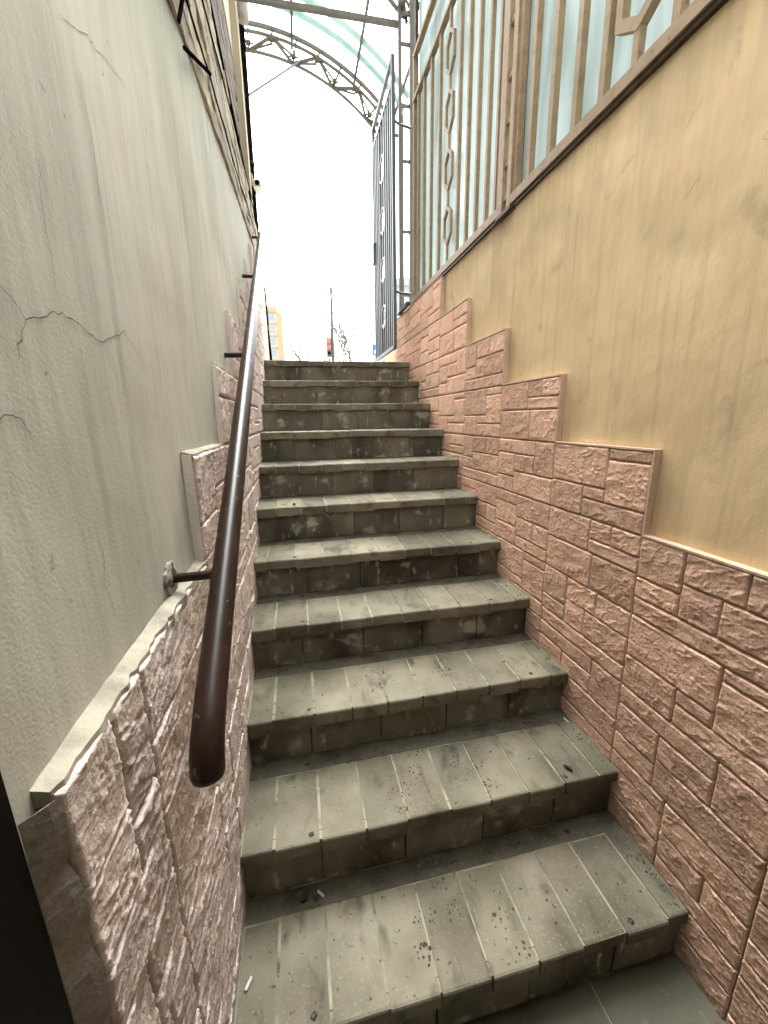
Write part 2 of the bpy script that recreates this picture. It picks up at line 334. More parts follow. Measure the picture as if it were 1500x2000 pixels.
def stone_mesh(w, h, seed, sgn, res, amp, aniso):
    """rough cleft stone, face towards sgn*x, origin at lower corner of the joint plane (x = 0), relief about 8 mm proud"""
    nu = max(4, int(w/res)); nv = max(4, int(h/res))
    gj = .0026
    u = np.linspace(gj, w-gj, nu+1); v = np.linspace(gj, h-gj, nv+1)
    Uu, Vv = np.meshgrid(u, v)
    su, sv = Uu+seed*1.37, Vv+seed*.71
    ca, sa = math.cos(.25+.5*math.sin(seed*2.1)), math.sin(.25+.5*math.sin(seed*2.1))
    a = (su*ca+sv*sa)*aniso[0]; c = (-su*sa+sv*ca)*aniso[1]
    wx = fbm(a*1.2, c*1.2, seed % 7+1)*2.2; wy = fbm(a*1.2+5, c*1.2+3, seed % 5+9)*2.2
    n = fbm(a*.5+wx*.8, c*.5+wy*.8, 3, 4)*5.0 + (sv*5.0+su*2.0)*(.7 if seed % 2 else -.6)
    i = np.floor(n); fr = n-i
    s = np.clip((fr-.5)/.12+.5, 0, 1); s = s*s*(3-2*s)
    tr = (i+s)+.35*(fr-.5); tr = tr-tr.mean(); tr = np.tanh(tr/2.0)*2.0
    m2 = fbm(a*1.5+wy, c*1.5+wx, 7, 4)
    crest = np.exp(-((m2-.40)/.011)**2)+np.exp(-((m2-.55)/.010)**2)
    hgt = .0075 + amp*(tr*(.26 if sgn < 0 else .30) + crest*(.36 if sgn < 0 else .42) + (fbm(su*22, sv*26, 11, 3)-.44)*.75 + (fbm(su*110, sv*115, 17, 2)-.38)*.22)
    ed = np.minimum(np.minimum(Uu-gj, w-gj-Uu), np.minimum(Vv-gj, h-gj-Vv))
    wob = .002+.005*fbm(su*40, sv*40, 23, 2)
    k = np.clip(ed/wob, 0, 1); k = np.sqrt(1-(1-k)**2)
    hgt = np.maximum(hgt, .003)*(.25+.75*k)
    # uneven outline
    ou = (fbm(sv*35, su*0+seed, 31, 2)-.4)*.004; ov = (fbm(su*35, sv*0+seed, 37, 2)-.4)*.004
    X = sgn*hgt; Y = Uu+ou*(ed < .012); Z = Vv+ov*(ed < .012)
    P = np.stack([X.ravel(), Y.ravel(), Z.ravel()], 1)
    idx = np.arange((nu+1)*(nv+1)).reshape(nv+1, nu+1)
    q = np.stack([idx[:-1,:-1], idx[:-1,1:], idx[1:,1:], idx[1:,:-1]], -1).reshape(-1, 4)
    ring = list(idx[0,:]) + list(idx[1:,-1]) + list(idx[-1,::-1][1:]) + list(idx[::-1,0][1:-1])
    base = len(P); sk = P[ring].copy(); sk[:, 0] = -sgn*.004
    P = np.vstack([P, sk]); m = len(ring)
    skirt = np.array([[ring[(j+1) % m], ring[j], base+j, base+(j+1) % m] for j in range(m)])
    q = np.vstack([q, skirt])
    if sgn < 0: q = q[:, ::-1]
    me = bpy.data.meshes.new('stone'); me.from_pydata(P.tolist(), [], q.tolist()); me.update()
    me.polygons.foreach_set('use_smooth', [True]*len(me.polygons))
    return me
CACHE = {}
def panel(parent, y0, y1, z0, z1, sgn, xface, var, res, smat, gmat, amp, aniso, side):
    """one cast cladding panel: backing plate with its stones"""
    w, h = y1-y0, z1-z0
    bk = MB()
    xb, xf = (xface+.022, xface+.006) if sgn < 0 else (xface-.022, xface-.006)
    bk.box((min(xb, xf), y0+.0006, z0+.0006), (max(xb, xf), y1-.0006, z1-.0006))
    p = bk.make('stone_panel', gmat, parent)
    for si, (a, b, c, d) in enumerate((LAY if side == 'r' else LAYL)[var]):
        key = (side, var, si, round(w, 3), round(h, 3), res)
        if key not in CACHE:
            me = stone_mesh((c-a)*w, (d-b)*h, var*11+si*3+(0 if side == 'r' else 50), sgn, res, amp, aniso); me.materials.append(smat); CACHE[key] = me
        put('stone', CACHE[key], None, p, (xface-sgn*.006, y0+a*w, z0+b*h))
def stair_z(y): return 0 if y > 0 else -H*math.ceil(-y/D-1e-6)

# ---- right wall
rw = thing('retaining_wall', 'ochre plastered wall with stepped terracotta stone cladding, right of the stairs', 'wall')
ys = [-2.658+.468*j for j in range(-2, 8)]
zt = -.862; RH = .262
RV = random.Random(3)
prev = {}
for j in range(len(ys)-1):
    y0, y1 = ys[j], ys[j+1]
    step = max(0, min(5, j-1))
    if y0 > 1.0: break
    top = zt+RH*step
    if y0 > -.4: top = min(top, .448)
    zf = stair_z(y0) if y0 > -3.2 else -11*H
    z = top
    r = 0
    while z > zf+.005:
        cand = [v for v in range(5) if v != prev.get((j-1, r)) and v != prev.get((j, r-1)) and v != prev.get((j-1, r+1))]
        v = RV.choice(cand); 
        if j == 2 and r == 0: v = 0
        if j == 3 and r == 0: v = 1
        rowid = round((top-z)/RH)-step
        prev[(j, r)] = v
        panel(rw, y0, y1, z-RH, z, -1, W, v, .0032 if y0 < -1.5 else .006, M['stone_r'], M['grout_r'], .0058, (8, 14), 'r')
        z -= RH; r += 1
    yn = y1 if step == 5 else y1
    MB().box((W-.003, y0-.0, top), (W+.024, y1, top+.006)).make('ledge', M['ledge_r'], rw)
    MB().box((W-.002, y0-.006, top-RH if step else top-.02), (W+.024, y0-.0005, top+.0055)).make('ledge', M['ledge_r'], rw)
# plaster sheet and its masonry
def plaster(parent, x, y0, y1, zb, zt_, sgn, m, thick):
    ny = int((y1-y0)/.03); nz = int((zt_-zb)/.03)
    yy, zz = np.meshgrid(np.linspace(y0, y1, ny+1), np.linspace(zb, zt_, nz+1))
    xx = x + (0.013*np.clip((yy+2.75)/.7, 0, 1) if sgn > 0 else 0) + sgn*((fbm(yy*3, zz*3, 41, 3)-.45)*.010 + (fbm(yy*9, zz*7, 47, 3)-.45)*.004)
    P = np.stack([xx.ravel(), yy.ravel(), zz.ravel()], 1).tolist()
    idx = np.arange((ny+1)*(nz+1)).reshape(nz+1, ny+1)
    q = np.stack([idx[:-1,:-1], idx[:-1,1:], idx[1:,1:], idx[1:,:-1]], -1).reshape(-1, 4)
    if sgn < 0: q = q[:, ::-1]
    return put('plaster', mesh('plaster', P, q, True), m, parent)
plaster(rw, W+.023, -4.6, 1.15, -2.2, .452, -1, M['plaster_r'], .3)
MB().box((W+.032, -4.6, -2.3), (W+.32, 1.15, .45)).make('masonry', M['house'], rw)

# ---- left wall
lw = thing('retaining_wall', 'pale cracked plaster wall with rose-grey stone cladding, behind the handrail', 'wall')
PX = -.025
ysl = [-3.285, -3.09, -2.65, -2.215, -1.80, -1.335, -.87, -.41, .05, .51, .97]
tops = [-.832, -.832, -.57, -.315, -.06, .195, .45, .70, .955, .955]
for j in range(10):
    y0, y1 = ysl[j], ysl[j+1]
    zf = stair_z(y0) if y0 > -3.2 else -11*H
    z = tops[j]; r = 0
    while z > zf+.005:
        if j == 0: v = RV.choice([0, 1])
        else: v = RV.choice([q for q in range(5) if q != prev.get(('l', j-1, r)) and q != prev.get(('l', j, r-1))])
        prev[('l', j, r)] = v
        panel(lw, y0, y1, z-.255, z, 1, 0.0, v, .003 if y0 < -2.5 else .006, M['stone_l'], M['grout_l'], .0068, (6, 17), 'l')
        z -= .255; r += 1
    # mortar fillet on top, uneven
    nseg = 30; v = []; f = []
    for i in range(nseg+1):
        yy = y0+(y1-y0)*i/nseg; e = (vn(yy*38, j, 3)-.5)*.012+(vn(yy*90, j, 8)-.5)*.005
        for (x, zz) in ((PX+.0005, tops[j]+.010+e*.3), (-.002+e, tops[j]+.003), (-.001+e, tops[j]-.012), (PX+.0005, tops[j]-.012)):
            v.append((x, yy, zz))
    for i in range(nseg):
        for k in range(4): a = i*4+k; b = i*4+(k+1) % 4; f.append((a, b, b+4, a+4))
    f += [(3, 2, 1, 0), tuple(nseg*4+k for k in range(4))]
    put('ledge', mesh('ledge', v, f), M['ledge_l'], lw)
    if j > 1:
        MB().box((PX+.001, y0-.004, tops[j]-.255), (-.003, y0-.0008, tops[j]+.002)).make('ledge', M['stone_l'], lw)
plaster(lw, PX, -3.33, 1.0, -2.2, 1.0, 1, M['plaster_l'], .3)
MB().box((-.34, -3.33, -2.3), (PX-.01, .95, 1.0)).make('masonry', M['house'], lw)
# grey scalloped end of the cladding by the door
v = []; f = []; n = 64
for i in range(n+1):
    z = -2.09+(-.836+2.09)*i/n
    wd = -.010+.013*abs(math.sin(z*24+.8*math.sin(z*7)))**.5*(.6+.4*vn(z*12, 2, 5))
    v += [(PX+.004, -3.3085, z), (wd-.006, -3.2930, z), (wd, -3.2850, z)]
for i in range(n):
    a = i*3; f += [(a, a+1, a+4, a+3), (a+1, a+2, a+5, a+4)]
f.append((n*3, n*3+1, n*3+2))
put('cladding_end', mesh('cladding_end', v, f, False), M['cement'], lw)
def crack(pts, w0, right=False):
    v = []; f = []; P = []
    rr = random.Random(len(pts))
    for a, b in zip(pts[:-1], pts[1:]):
        for t in (0, .33, .66): P.append((a[0]+(b[0]-a[0])*t+rr.uniform(-.003, .003)*(t > 0), a[1]+(b[1]-a[1])*t+rr.uniform(-.003, .003)*(t > 0)))
    P.append(pts[-1]); w0 *= .8
    for i, (y, z) in enumerate(P):
        w = w0*(.35+.65*math.sin(math.pi*(i+.6)/len(P)))*rr.uniform(.6, 1.2)
        j = min(i+1, len(P)-1); h = max(i-1, 0); dy, dz = P[j][0]-P[h][0], P[j][1]-P[h][1]; l = math.hypot(dy, dz) or 1
        ny, nz = -dz/l*w, dy/l*w
        x = PX + (fbm(np.array(y*3.), np.array(z*3.), 41, 3)-.45)*.010 + (fbm(np.array(y*9.), np.array(z*7.), 47, 3)-.45)*.004 + .0012
        if right: x = W+.023 - (fbm(np.array(y*3.), np.array(z*3.), 41, 3)-.45)*.010 - (fbm(np.array(y*9.), np.array(z*7.), 47, 3)-.45)*.004 - .0012
        v += [(float(x), y-ny, z-nz), (float(x), y+ny, z+nz)]
    for i in range(len(P)-1): f.append((2*i, 2*i+1, 2*i+3, 2*i+2))
    put('crack', mesh('crack', v, f), M['crack'], rw if right else lw)
crack([(-3.20,-.345),(-3.167,-.366),(-3.152,-.375),(-3.139,-.388),(-3.114,-.381),(-3.092,-.371),(-3.063,-.363),(-3.036,-.367),(-2.994,-.376),(-2.965,-.379),(-2.916,-.361),(-2.882,-.347),(-2.844,-.368),(-2.80,-.40)], .0011)
crack([(-3.25,-.49),(-3.207,-.487),(-3.193,-.484),(-3.182,-.486),(-3.174,-.496),(-3.165,-.51)], .0009)
crack([(-2.93,.02),(-2.918,.024),(-2.88,.042),(-2.843,.064),(-2.821,.062),(-2.78,.08),(-2.727,.092),(-2.68,.10)], .0009)
crack([(-3.139,-.388),(-3.15,-.405),(-3.158,-.414),(-3.163,-.43)], .0008)
crack([(-3.065,-.363),(-3.066,-.325),(-3.064,-.252),(-3.057,-.204)], .0006)
crack([(-2.90,-.02),(-2.895,-.08),(-2.90,-.16),(-2.888,-.22)], .0006)
crack([(-3.08,-.62),(-3.07,-.66),(-3.085,-.70),(-3.07,-.76)], .0006)

rc = random.Random(21)
for i in range(11):
    y, z = rc.uniform(-2.85, -1.55), .40-abs(rc.gauss(0, .22)); pts = [(y, z)]
    dy = rc.uniform(-.5, .5)
    for k in range(rc.randint(3, 6)): dy += rc.uniform(-.5, .5); y += dy*.016; z -= rc.uniform(.006, .018); pts.append((y, z))
    crack(pts, rc.uniform(.0004, .0009), True)
# ------------------------------------------------------------------ door jamb, bottom left
dj = thing('door_frame', 'black metal door frame at the lower left edge', 'door frame', (-.06, -3.38, -11*H))
MB().box((-.16, -3.42, -11*H), (-.019, -3.309, .02)).make('jamb', M['dark_metal'], dj, bevel=.003)
MB().box((-.10, -3.428, -11*H), (-.030, -3.4195, .02)).make('seal', M['black'], dj)
MB().box((-.16, -4.6, -11*H+.01), (-.07, -3.43, 1.0)).make('door_leaf', M['dark_metal'], dj)

# ------------------------------------------------------------------ handrail
hr = thing('handrail', 'dark brown painted tube handrail on wall brackets along the left wall', 'handrail', (.07, -3.1, -1.0))
def rz(y): return -.790+.6085*(y+2.839)
def rx(y): return .079-.005*(y+2.839)
pts = [(rx(y), y, rz(y)) for y in (-.06, -.09, -.5, -1, -1.5, -2, -2.5, -2.9, -3.05)]
pts += [(.081, -3.08, rz(-3.08)-.001), (.081, -3.100, rz(-3.100)-.005), (.081, -3.112, rz(-3.112)-.012), (.081, -3.119, rz(-3.119)-.024), (.081, -3.121, rz(-3.121)-.034)]
MB().tube(pts, .0245, 28).make('tube', M['rail'], hr, smooth=True)
e = Vector(pts[-1]); MB().tube([e+Vector((0, .0005, .003)), e+Vector((0, -.0005, -.005)), e+Vector((0, -.0010, -.012))], .0245, 28, rr=[.0248, .0235, .013]).make('end_cap', M['rail'], hr, smooth=True)
for i, y in enumerate((-2.839, -1.937, -1.014, -.12)):
    z = rz(y)-.004; x = rx(y)
    br = MB().tube([(PX-.004, y, z-.002), (x-.018, y, z)], .0095, 14).make('bracket', M['rail'], hr, smooth=True)
    MB().tube([(PX-.012, y, z-.002), (PX+.006, y, z-.002), (PX+.009, y, z-.002)], .02, 9, rr=[.037, .036, .022], rot=.3).make('wall_plate', M['flange'] if i == 0 else M['iron'], br)
    MB().tube([(x-.026, y, z), (x-.012, y, z)], .0125, 14).make('weld', M['rail'], br, smooth=True)

# ------------------------------------------------------------------ right side: glazed iron grille
GX = W+.022
def hexpts(x, y, z, w, h):
    return [(x, y, z-h/2), (x, y+w/2, z-h*.27), (x, y+w/2, z+h*.27), (x, y, z+h/2), (x, y-w/2, z+h*.27), (x, y-w/2, z-h*.27), (x, y, z-h/2)]
def hexo(mb, x, y, z, w, h, t):                # one mitred hexagonal ring
    n = len(mb.v)
    for k in (1, -1):
        P = hexpts(x, y, z, w+k*t, h+k*t*1.3)[:6]
        for sx in (-t/2, t/2): mb.v += [(x+sx, p[1], p[2]) for p in P]
    for i in range(6):
        j = (i+1) % 6; o0, o1, i0, i1 = n, n+6, n+12, n+18
        mb.f += [(o0+i, o1+i, o1+j, o0+j), (i0+j, i1+j, i1+i, i0+i), (o0+j, i0+j, i0+i, o0+i), (o1+i, i1+i, i1+j, o1+j)]
def grille(label, y0, y1, bars, hexy, z0, ztop, z2, hexz, hexh, hw, bt=.021, ht=.018):
    t = thing('grille_panel', label, 'grille', (GX, (y0+y1)/2, z0), 'glazed grille panels on the right wall')
    MB().box((GX-.022, y0, z0), (GX+.020, y1, z0+.042)).make('bottom_rail', M['bronze'], t, bevel=.002)
    MB().box((GX-.014, y0-.001, z0-.015), (GX+.03, y1+.001, z0-.0005)).make('sill', M['darkpost'], t)
    for zz in (ztop, z2): MB().box((GX-.018, y0, zz), (GX+.018, y1, zz+.030)).make('top_rail', M['bronze'], t, bevel=.002)
    for yy in (y0+.016, y1-.016): MB().sq([(GX, yy, z0+.042), (GX, yy, z2)], .030, (1, 0, 0)).make('stile', M['bronze'], t)
    for yy in bars: MB().sq([(GX, yy, z0+.033), (GX, yy, ztop+.001)], bt, (1, 0, 0)).make('bar', M['bronze'], t)
    zz = z0+.033
    for hz in hexz:
        m = MB(); hexo(m, GX, hexy, hz, hw, hexh, ht); m.sq([(GX, hexy, zz), (GX, hexy, hz-hexh/2)], ht-.004, (1, 0, 0)); m.make('hexagon_ornament', M['bronze'], t); zz = hz+hexh/2
    if ztop > zz: MB().sq([(GX, hexy, zz), (GX, hexy, ztop)], .017, (1, 0, 0)).make('link_bar', M['bronze'], t)
    edges = [y0]+[y0+(y1-y0)*k/3 for k in (1, 2)]+[y1]
    for a, b in zip(edges[:-1], edges[1:]):
        MB().box((GX+.035, a+.002, z0+.002), (GX+.041, b-.002, ztop+.012)).make('pane', M['pane'], t)
    MB().box((GX+.035, y0+.002, ztop+.016), (GX+.041, y1-.002, z2+.03)).make('pane', M['pane'], t)
    MB().box((GX+.035, y0+.002, z2+.034), (GX+.041, y1-.002, 2.75)).make('pane', M['pane'], t)
grille('bronze grille panel with a chain of hexagons, beside the open gate', -1.585, -.06, [-.18,-.325,-.49,-.665,-1.005,-1.144,-1.277,-1.407,-1.515], -.835, .466, 1.88, 2.16, [.735, 1.05, 1.36, 1.66], .215, .115)
grille('bronze grille panel over the ochre wall at the upper right corner', -3.25, -1.70, [-1.826,-1.974,-2.121,-2.258,-2.53,-2.67,-2.81,-2.95,-3.10], -2.393, .466, 1.88, 2.16, [.722, 1.04, 1.355, 1.66], .215, .16, .026, .027)
def column(label, ya, yb, zb, zt_, rungs, m1, m2, back=True, wA=.034, wB=.034):
    t = thing('lattice_column', label, 'column', (GX, (ya+yb)/2, zb), 'lattice columns carrying the canopy')
    MB().sq([(GX-.006, ya, zb), (GX-.006, ya, zt_)], wA, (1, 0, 0)).make('upright', m1, t)
    MB().sq([(GX-.006, yb, zb), (GX-.006, yb, zt_)], wB, (1, 0, 0)).make('upright', m2, t)
    for z in rungs: MB().sq([(GX-.006, ya, z), (GX-.006, yb, z)], .020).make('rung', m1, t)
    if back:
        for yy in (ya, yb): MB().sq([(GX+.11, yy, zb), (GX+.11, yy, zt_)], .04, (1, 0, 0)).make('upright', M['darkpost'], t)
        MB().box((GX+.125, ya, zb), (GX+.135, yb, zt_)).make('web_plate', M['darkpost'], t)
    MB().box((GX-.028, min(ya, yb)-.03, zb-.012), (GX+.16 if back else GX+.03, max(ya, yb)+.03, zb+.004)).make('base_plate', M['darkpost'], t)
column('dark bronze lattice column between the two grille panels', -1.685, -1.605, .458, 2.75, [.52, .66, .83, 1.0, 1.2, 1.45, 1.7, 2.0, 2.3], M['bronze'], M['bronze'])
t = thing('lattice_column', 'grey lattice column with short rungs behind the open gate', 'column', (1.32, .27, .46), 'lattice columns carrying the canopy')
for xx, ww in ((1.262, .026), (1.366, .040)): MB().sq([(xx, .27, .46), (xx, .27, 2.86)], ww, (1, 0, 0)).make('upright', M['grey_steel'], t)
for z in (.62, 1.14, 1.68, 2.08, 2.50, 2.70): MB().sq([(1.262, .27, z), (1.366, .27, z)], .020).make('rung', M['grey_steel'], t)
MB().box((1.235, .235, .452), (1.40, .305, .468)).make('base_plate', M['darkpost'], t)
MB().box((1.236, -.02, .462), (1.272, .234, .49)).make('kick_rail', M['darkpost'], t)
tag(MB().sq([(GX+.02, -.045, .46), (GX+.02, -.045, 2.75)], .026, (1, 0, 0)).make('edge_post', M['darkpost']), 'slim dark post between grey lattice column and grille panel', 'post')

# ------------------------------------------------------------------ gate leaf (open)
gt = thing('gate', 'tall blue-grey barred gate leaf standing open at the stair head', 'gate', (1.125, -.05, .10))
gx = 1.122; ga, gb, gz0, gz1 = -.06, .74, .115, 2.165
for (a, b_) in (((gx, ga, gz0), (gx, ga, gz1)), ((gx, gb, gz0), (gx, gb, gz1)), ((gx, ga, gz0), (gx, gb, gz0)), ((gx, ga, gz1), (gx, gb, gz1)), ((gx, ga, gz1-.16), (gx, gb, gz1-.16))):
    MB().sq([a, b_], .028, (1, 0, 0) if a[2] != b_[2] else (0, 0, 1)).make('frame_tube', M['gate'], gt)
for yy in (.02, .10, .18, .26, .46, .535, .61, .68): MB().sq([(gx, yy, gz0), (gx, yy, gz1-.16)], .021, (1, 0, 0)).make('bar', M['gate'], gt)
zz = gz0
for hz in (.45, .85, 1.25, 1.65):
    m = MB(); hexo(m, gx, .36, hz, .16, .21, .016); m.sq([(gx, .36, zz), (gx, .36, hz-.105)], .015, (1, 0, 0)); m.make('hexagon_ornament', M['gate'], gt); zz = hz+.105
MB().sq([(gx, .36, zz), (gx, .36, gz1-.16)], .015, (1, 0, 0)).make('link_bar', M['gate'], gt)
for hz in (.55, 1.75): MB().tube([(gx+.01, ga-.012, hz), (gx+.06, ga+.02, hz), (GX-.02, ga+.04, hz)], .010, 8).make('hinge', M['gate'], gt)
MB().box((gx-.03, gb-.06, 1.02), (gx+.03, gb+.02, 1.20)).make('lock_case', M['gate'], gt, bevel=.003)

# ------------------------------------------------------------------ canopy
cp = thing('canopy', 'arched lattice truss canopy roofed with clear sheets above the stair head', 'canopy', (W, .3, 2.7))
CZ = 1.38
def P_(r, a, y): return (r*math.sin(math.radians(a)), y, CZ+r*math.cos(math.radians(a)))
def arc(r, a0, a1, y, n=28): return [P_(r, a0+(a1-a0)*i/n, y) for i in range(n+1)]
ros = MB()
for k in range(8):
    a = math.pi*k/4; c, s = math.cos(a), math.sin(a); q = .05 if k % 2 == 0 else .034
    ros.sq([(0, 0, 0), (c*q, 0, s*q)], .011, (0, 1, 0))
ros.tube([(0, -.014, 0), (0, .014, 0)], .018, 10)
ROS = mesh('rosette', ros.v, ros.f); ROS.materials.append(M['rosette'])
def truss(y, a0, a1, nweb):
    t = MB(); t.sq(arc(2.08, a0, a1, y), .030, (0, 1, 0)); t = t.make('truss', M['grey_steel'], cp)
    for r in (2.015, 1.85): MB().sq(arc(r, a0, a1-(1.5 if r < 2 else 0), y), .022, (0, 1, 0)).make('chord', M['grey_steel'], t)
    st = (a1-a0)/nweb
    for i in range(nweb):
        a = a0+st*i
        lo, hi = (1.85, 2.015) if i % 2 else (2.015, 1.85)
        MB().sq([P_(lo, a, y), P_(hi, a+st, y)], .023, (0, 1, 0)).make('web', M['grey_steel'], t)
        MB().sq([P_(1.85 if i % 2 else 2.015, a, y), P_(2.08, a, y)], .017, (0, 1, 0)).make('web', M['grey_steel'], t)
        MB().sq([P_(lo, a, y), P_((lo+hi)/2+(.02 if i % 2 else -.02), a+st, y)], .014, (0, 1, 0)).make('web', M['grey_steel'], t)
        p = P_(1.90 if i % 2 else 1.975, a, y-.02)
        q = t.location
        put('rosette', ROS, None, t, Vector(p))
    MB().sq([P_(1.85, a1-1.5, y), P_(2.08, a1, y)], .024, (0, 1, 0)).make('web', M['grey_steel'], t)
    return t
def fix_roots():
    pass
truss(1.6, -48, 48, 14)
truss(.3, -.9, 46, 7)
truss(-1.65, -.9, 46, 7)
MB().sq([(-.034, .3, 2.630), (W+.0, .3, 2.645)], .032).make('tie_beam', M['grey_steel'], cp)
MB().sq([(-.034, -1.65, 2.630), (W+.0, -1.65, 2.645)], .032).make('tie_beam', M['grey_steel'], cp)
p = P_(1.85, 46, 1.6); MB().sq([p, (1.62, 1.6, 2.66)], .026, (0, 1, 0)).make('strut', M['grey_steel'], cp)
MB().sq([(1.62, 1.6, 0), (1.62, 1.6, 2.95)], .05, (1, 0, 0)).make('post', M['grey_steel'], cp)
MB().sq([(-1.5, 1.6, 0), (-1.5, 1.6, 2.8)], .05, (1, 0, 0)).make('post', M['grey_steel'], cp)
for a in (12.3, 32, 47): MB().sq([P_(2.085, a, -1.7), P_(2.085, a, 1.75)], .028, P_(1, a, 0)).make('purlin', M['grey_steel'], cp)
MB().sq([(GX-.01, -1.65, 2.74), (GX-.01, .3, 2.74)], .035).make('wall_plate_beam', M['grey_steel'], cp)
def shell(name, r, a0, a1, y0, y1, m, th=.006):
    v = []; f = []; n = 30
    for i in range(n+1):
        a = a0+(a1-a0)*i/n
        for rr_, yy in ((r, y0), (r, y1), (r+th, y1), (r+th, y0)): v.append(P_(rr_, a, yy))
    for i in range(n):
        for k in range(4): q = i*4+k; b = i*4+(k+1) % 4; f.append((q, b, b+4, q+4))
    f += [(3, 2, 1, 0), tuple(n*4+k for k in range(4))]
    return put(name, mesh(name, v, f, False), m, cp)
shell('roof_sheet', 2.105, -48, 49, 1.40, 1.90, M['roof']); shell('roof_sheet', 2.105, -48, 49, 1.02, 1.36, M['roof'])
shell('roof_sheet', 2.105, -.8, 49, .30, 1.0, M['roof']); shell('roof_sheet', 2.105, -.8, 49, -.68, .28, M['roof']); shell('roof_sheet', 2.105, -.8, 49, -1.7, -.70, M['roof'])
for yy in (1.355, 1.175): shell('sheet_joint', 2.114, -48, 49, yy-.02, yy+.06, M['seam'], .008)

# ------------------------------------------------------------------ left building
lb = thing('building', 'brick building with cream ledgestone band rising above the pale plaster wall', 'building', (-.3, -1, 1.0))
def slope_z(y): return .560+.130*(y+2.274)
MB().box((-.9, -4.6, .2), (-.036, .93, 1.2)).make('core', M['ledgejoint'], lb)
# joint-coloured backing of the ledgestone band sits proud of the plaster
v = [(-.010, -3.33, slope_z(-3.33)+.006), (-.010, .96, slope_z(.96)+.006), (-.010, .96, 1.2), (-.010, -3.33, 1.2)]
v += [(-.0365, y, z) for _, y, z in v]
put('band_backing', mesh('band_backing', v, [(0, 1, 2, 3), (7, 6, 5, 4), (0, 4, 5, 1), (1, 5, 6, 2), (2, 6, 7, 3), (3, 7, 4, 0)]), M['ledgejoint'], lb)
rr = random.Random(12)
zc = [0, .085, .15, .25, .32, .41, .50, .565, .66, .74, .82]
cnt = 0
for ci in range(len(zc)-1):
    y = -3.2+rr.uniform(-.2, 0)
    while y < .93:
        l = rr.uniform(.10, .34); y1 = min(y+l, .955)
        za0, za1 = slope_z(y)+zc[ci]*(1-.10*(y+2.274)), slope_z(y)+zc[ci+1]*(1-.10*(y+2.274))
        zb0, zb1 = slope_z(y1)+zc[ci]*(1-.10*(y1+2.274)), slope_z(y1)+zc[ci+1]*(1-.10*(y1+2.274))
        top = 1.195
        if min(za1, zb1) < top+.03 and y1-y > .06:
            g_ = .0042; e_ = rr.uniform(-.003, .004); x1 = -.002+rr.uniform(-.004, .004)
            a0, a1, b0, b1 = za0+g_+rr.uniform(-.007, .007), min(za1, top)-g_*.6+rr.uniform(-.007, .007), zb0+g_+rr.uniform(-.007, .007), min(zb1, top)-g_*.6+rr.uniform(-.007, .007)
            if a1-a0 > .01 and b1-b0 > .01:
                ymid = (y+y1)/2; c0, c1 = (a0+b0)/2+rr.uniform(-.004, .004), (a1+b1)/2+rr.uniform(-.004, .004)
                xb = -.012
                v = []
                for yy, q0, q1 in ((y+.003, a0, a1), (ymid, c0, c1), (y1-.003, b0, b1)):
                    v += [(xb, yy, q0), (x1+rr.uniform(-.003, .003), yy, q0+.004), (x1+rr.uniform(-.003, .003), yy, q1-.004), (xb, yy, q1)]
                f = []
                for i in range(2):
                    for k in range(3): p = i*4+k; f.append((p, p+4, p+5, p+1))
                f += [(0, 1, 2, 3), (11, 10, 9, 8)]
                put('ledge_stone', mesh('ledge_stone', v, [q[::-1] for q in f]), M['ledgestone'], lb); cnt += 1
        y = y1
MB().box((-.075, -4.5, 1.203), (.000, .90, 1.240)).make('black_conduit', M['black'], lb, bevel=.006)
MB().box((-.30, -1.78, 1.202), (-.108, 0.76, 3.5)).make('wall', M['ledgejoint'], lb)
bk = MB().box((0, 0, 0), (.022, .235, .062)); BRM = mesh('brick', bk.v, bk.f); BRM.materials.append(M['brick'])
for c in range(18):
    z = 1.212+.073*c
    for i in range(-7, 4):
        y = i*.247+(.12 if c % 2 else 0)
        if y+.235 > .755: continue
        put('brick', BRM, None, lb, Vector((-.114+rr.uniform(-.002, .002), y, z))-lb.location)
MB().box((-.111, -1.78, 2.53), (-.096, .755, 3.5)).make('upper_render', M['beige'], lb)
MB().box((-.45, .765, 0.2), (-.040, .93, 3.5)).make('corner_pilaster', M['beige'], lb, bevel=.004)
MB().sq([(-.078, -.95, 1.26), (-.078, -.95, 3.2)], .03, (1, 0, 0)).make('trim_strip', mat('pale_blue_paint', (.36, .50, .57), .6), lb)
MB().box((-.98, -1.78, 0), (-.46, .93, 3.5)).make('mass', M['house'], lb)
# landing-level plinth behind the corner
MB().box((-.45, .93, -.0), (-.032, 1.30, .62)).make('plinth', M['stone_l'], lb)

dp = thing('drainpipe', 'black drainpipe running up the building corner behind the handrail', 'drainpipe', (0, 1.0, 0))
MB().tube([(.010, 1.0, 0.0), (.007, 1.0, .14), (-.004, 1.0, .43)], .022, 12).make('pipe', M['black'], dp, smooth=True)
MB().tube([(-.005, 1.0, .425), (-.006, 1.0, .475)], .027, 12).make('coupling', M['grey_steel'], dp, smooth=True)
MB().tube([(-.006, 1.0, .47), (-.011, 1.0, .78), (-.026, 1.0, .98), (-.035, 1.0, 1.12), (-.036, 1.0, 1.45), (-.030, 1.0, 2.2), (-.024, 1.0, 2.9), (-.022, 1.0, 3.6)], .027, 12).make('pipe', M['black'], dp, smooth=True)
for z in (1.9, 3.4): MB().tube([(-.03, .99, z), (-.03, 1.0, z+.02), (-.03, 1.0, z+.03)], .031, 10).make('clamp', M['dark_metal'], dp)

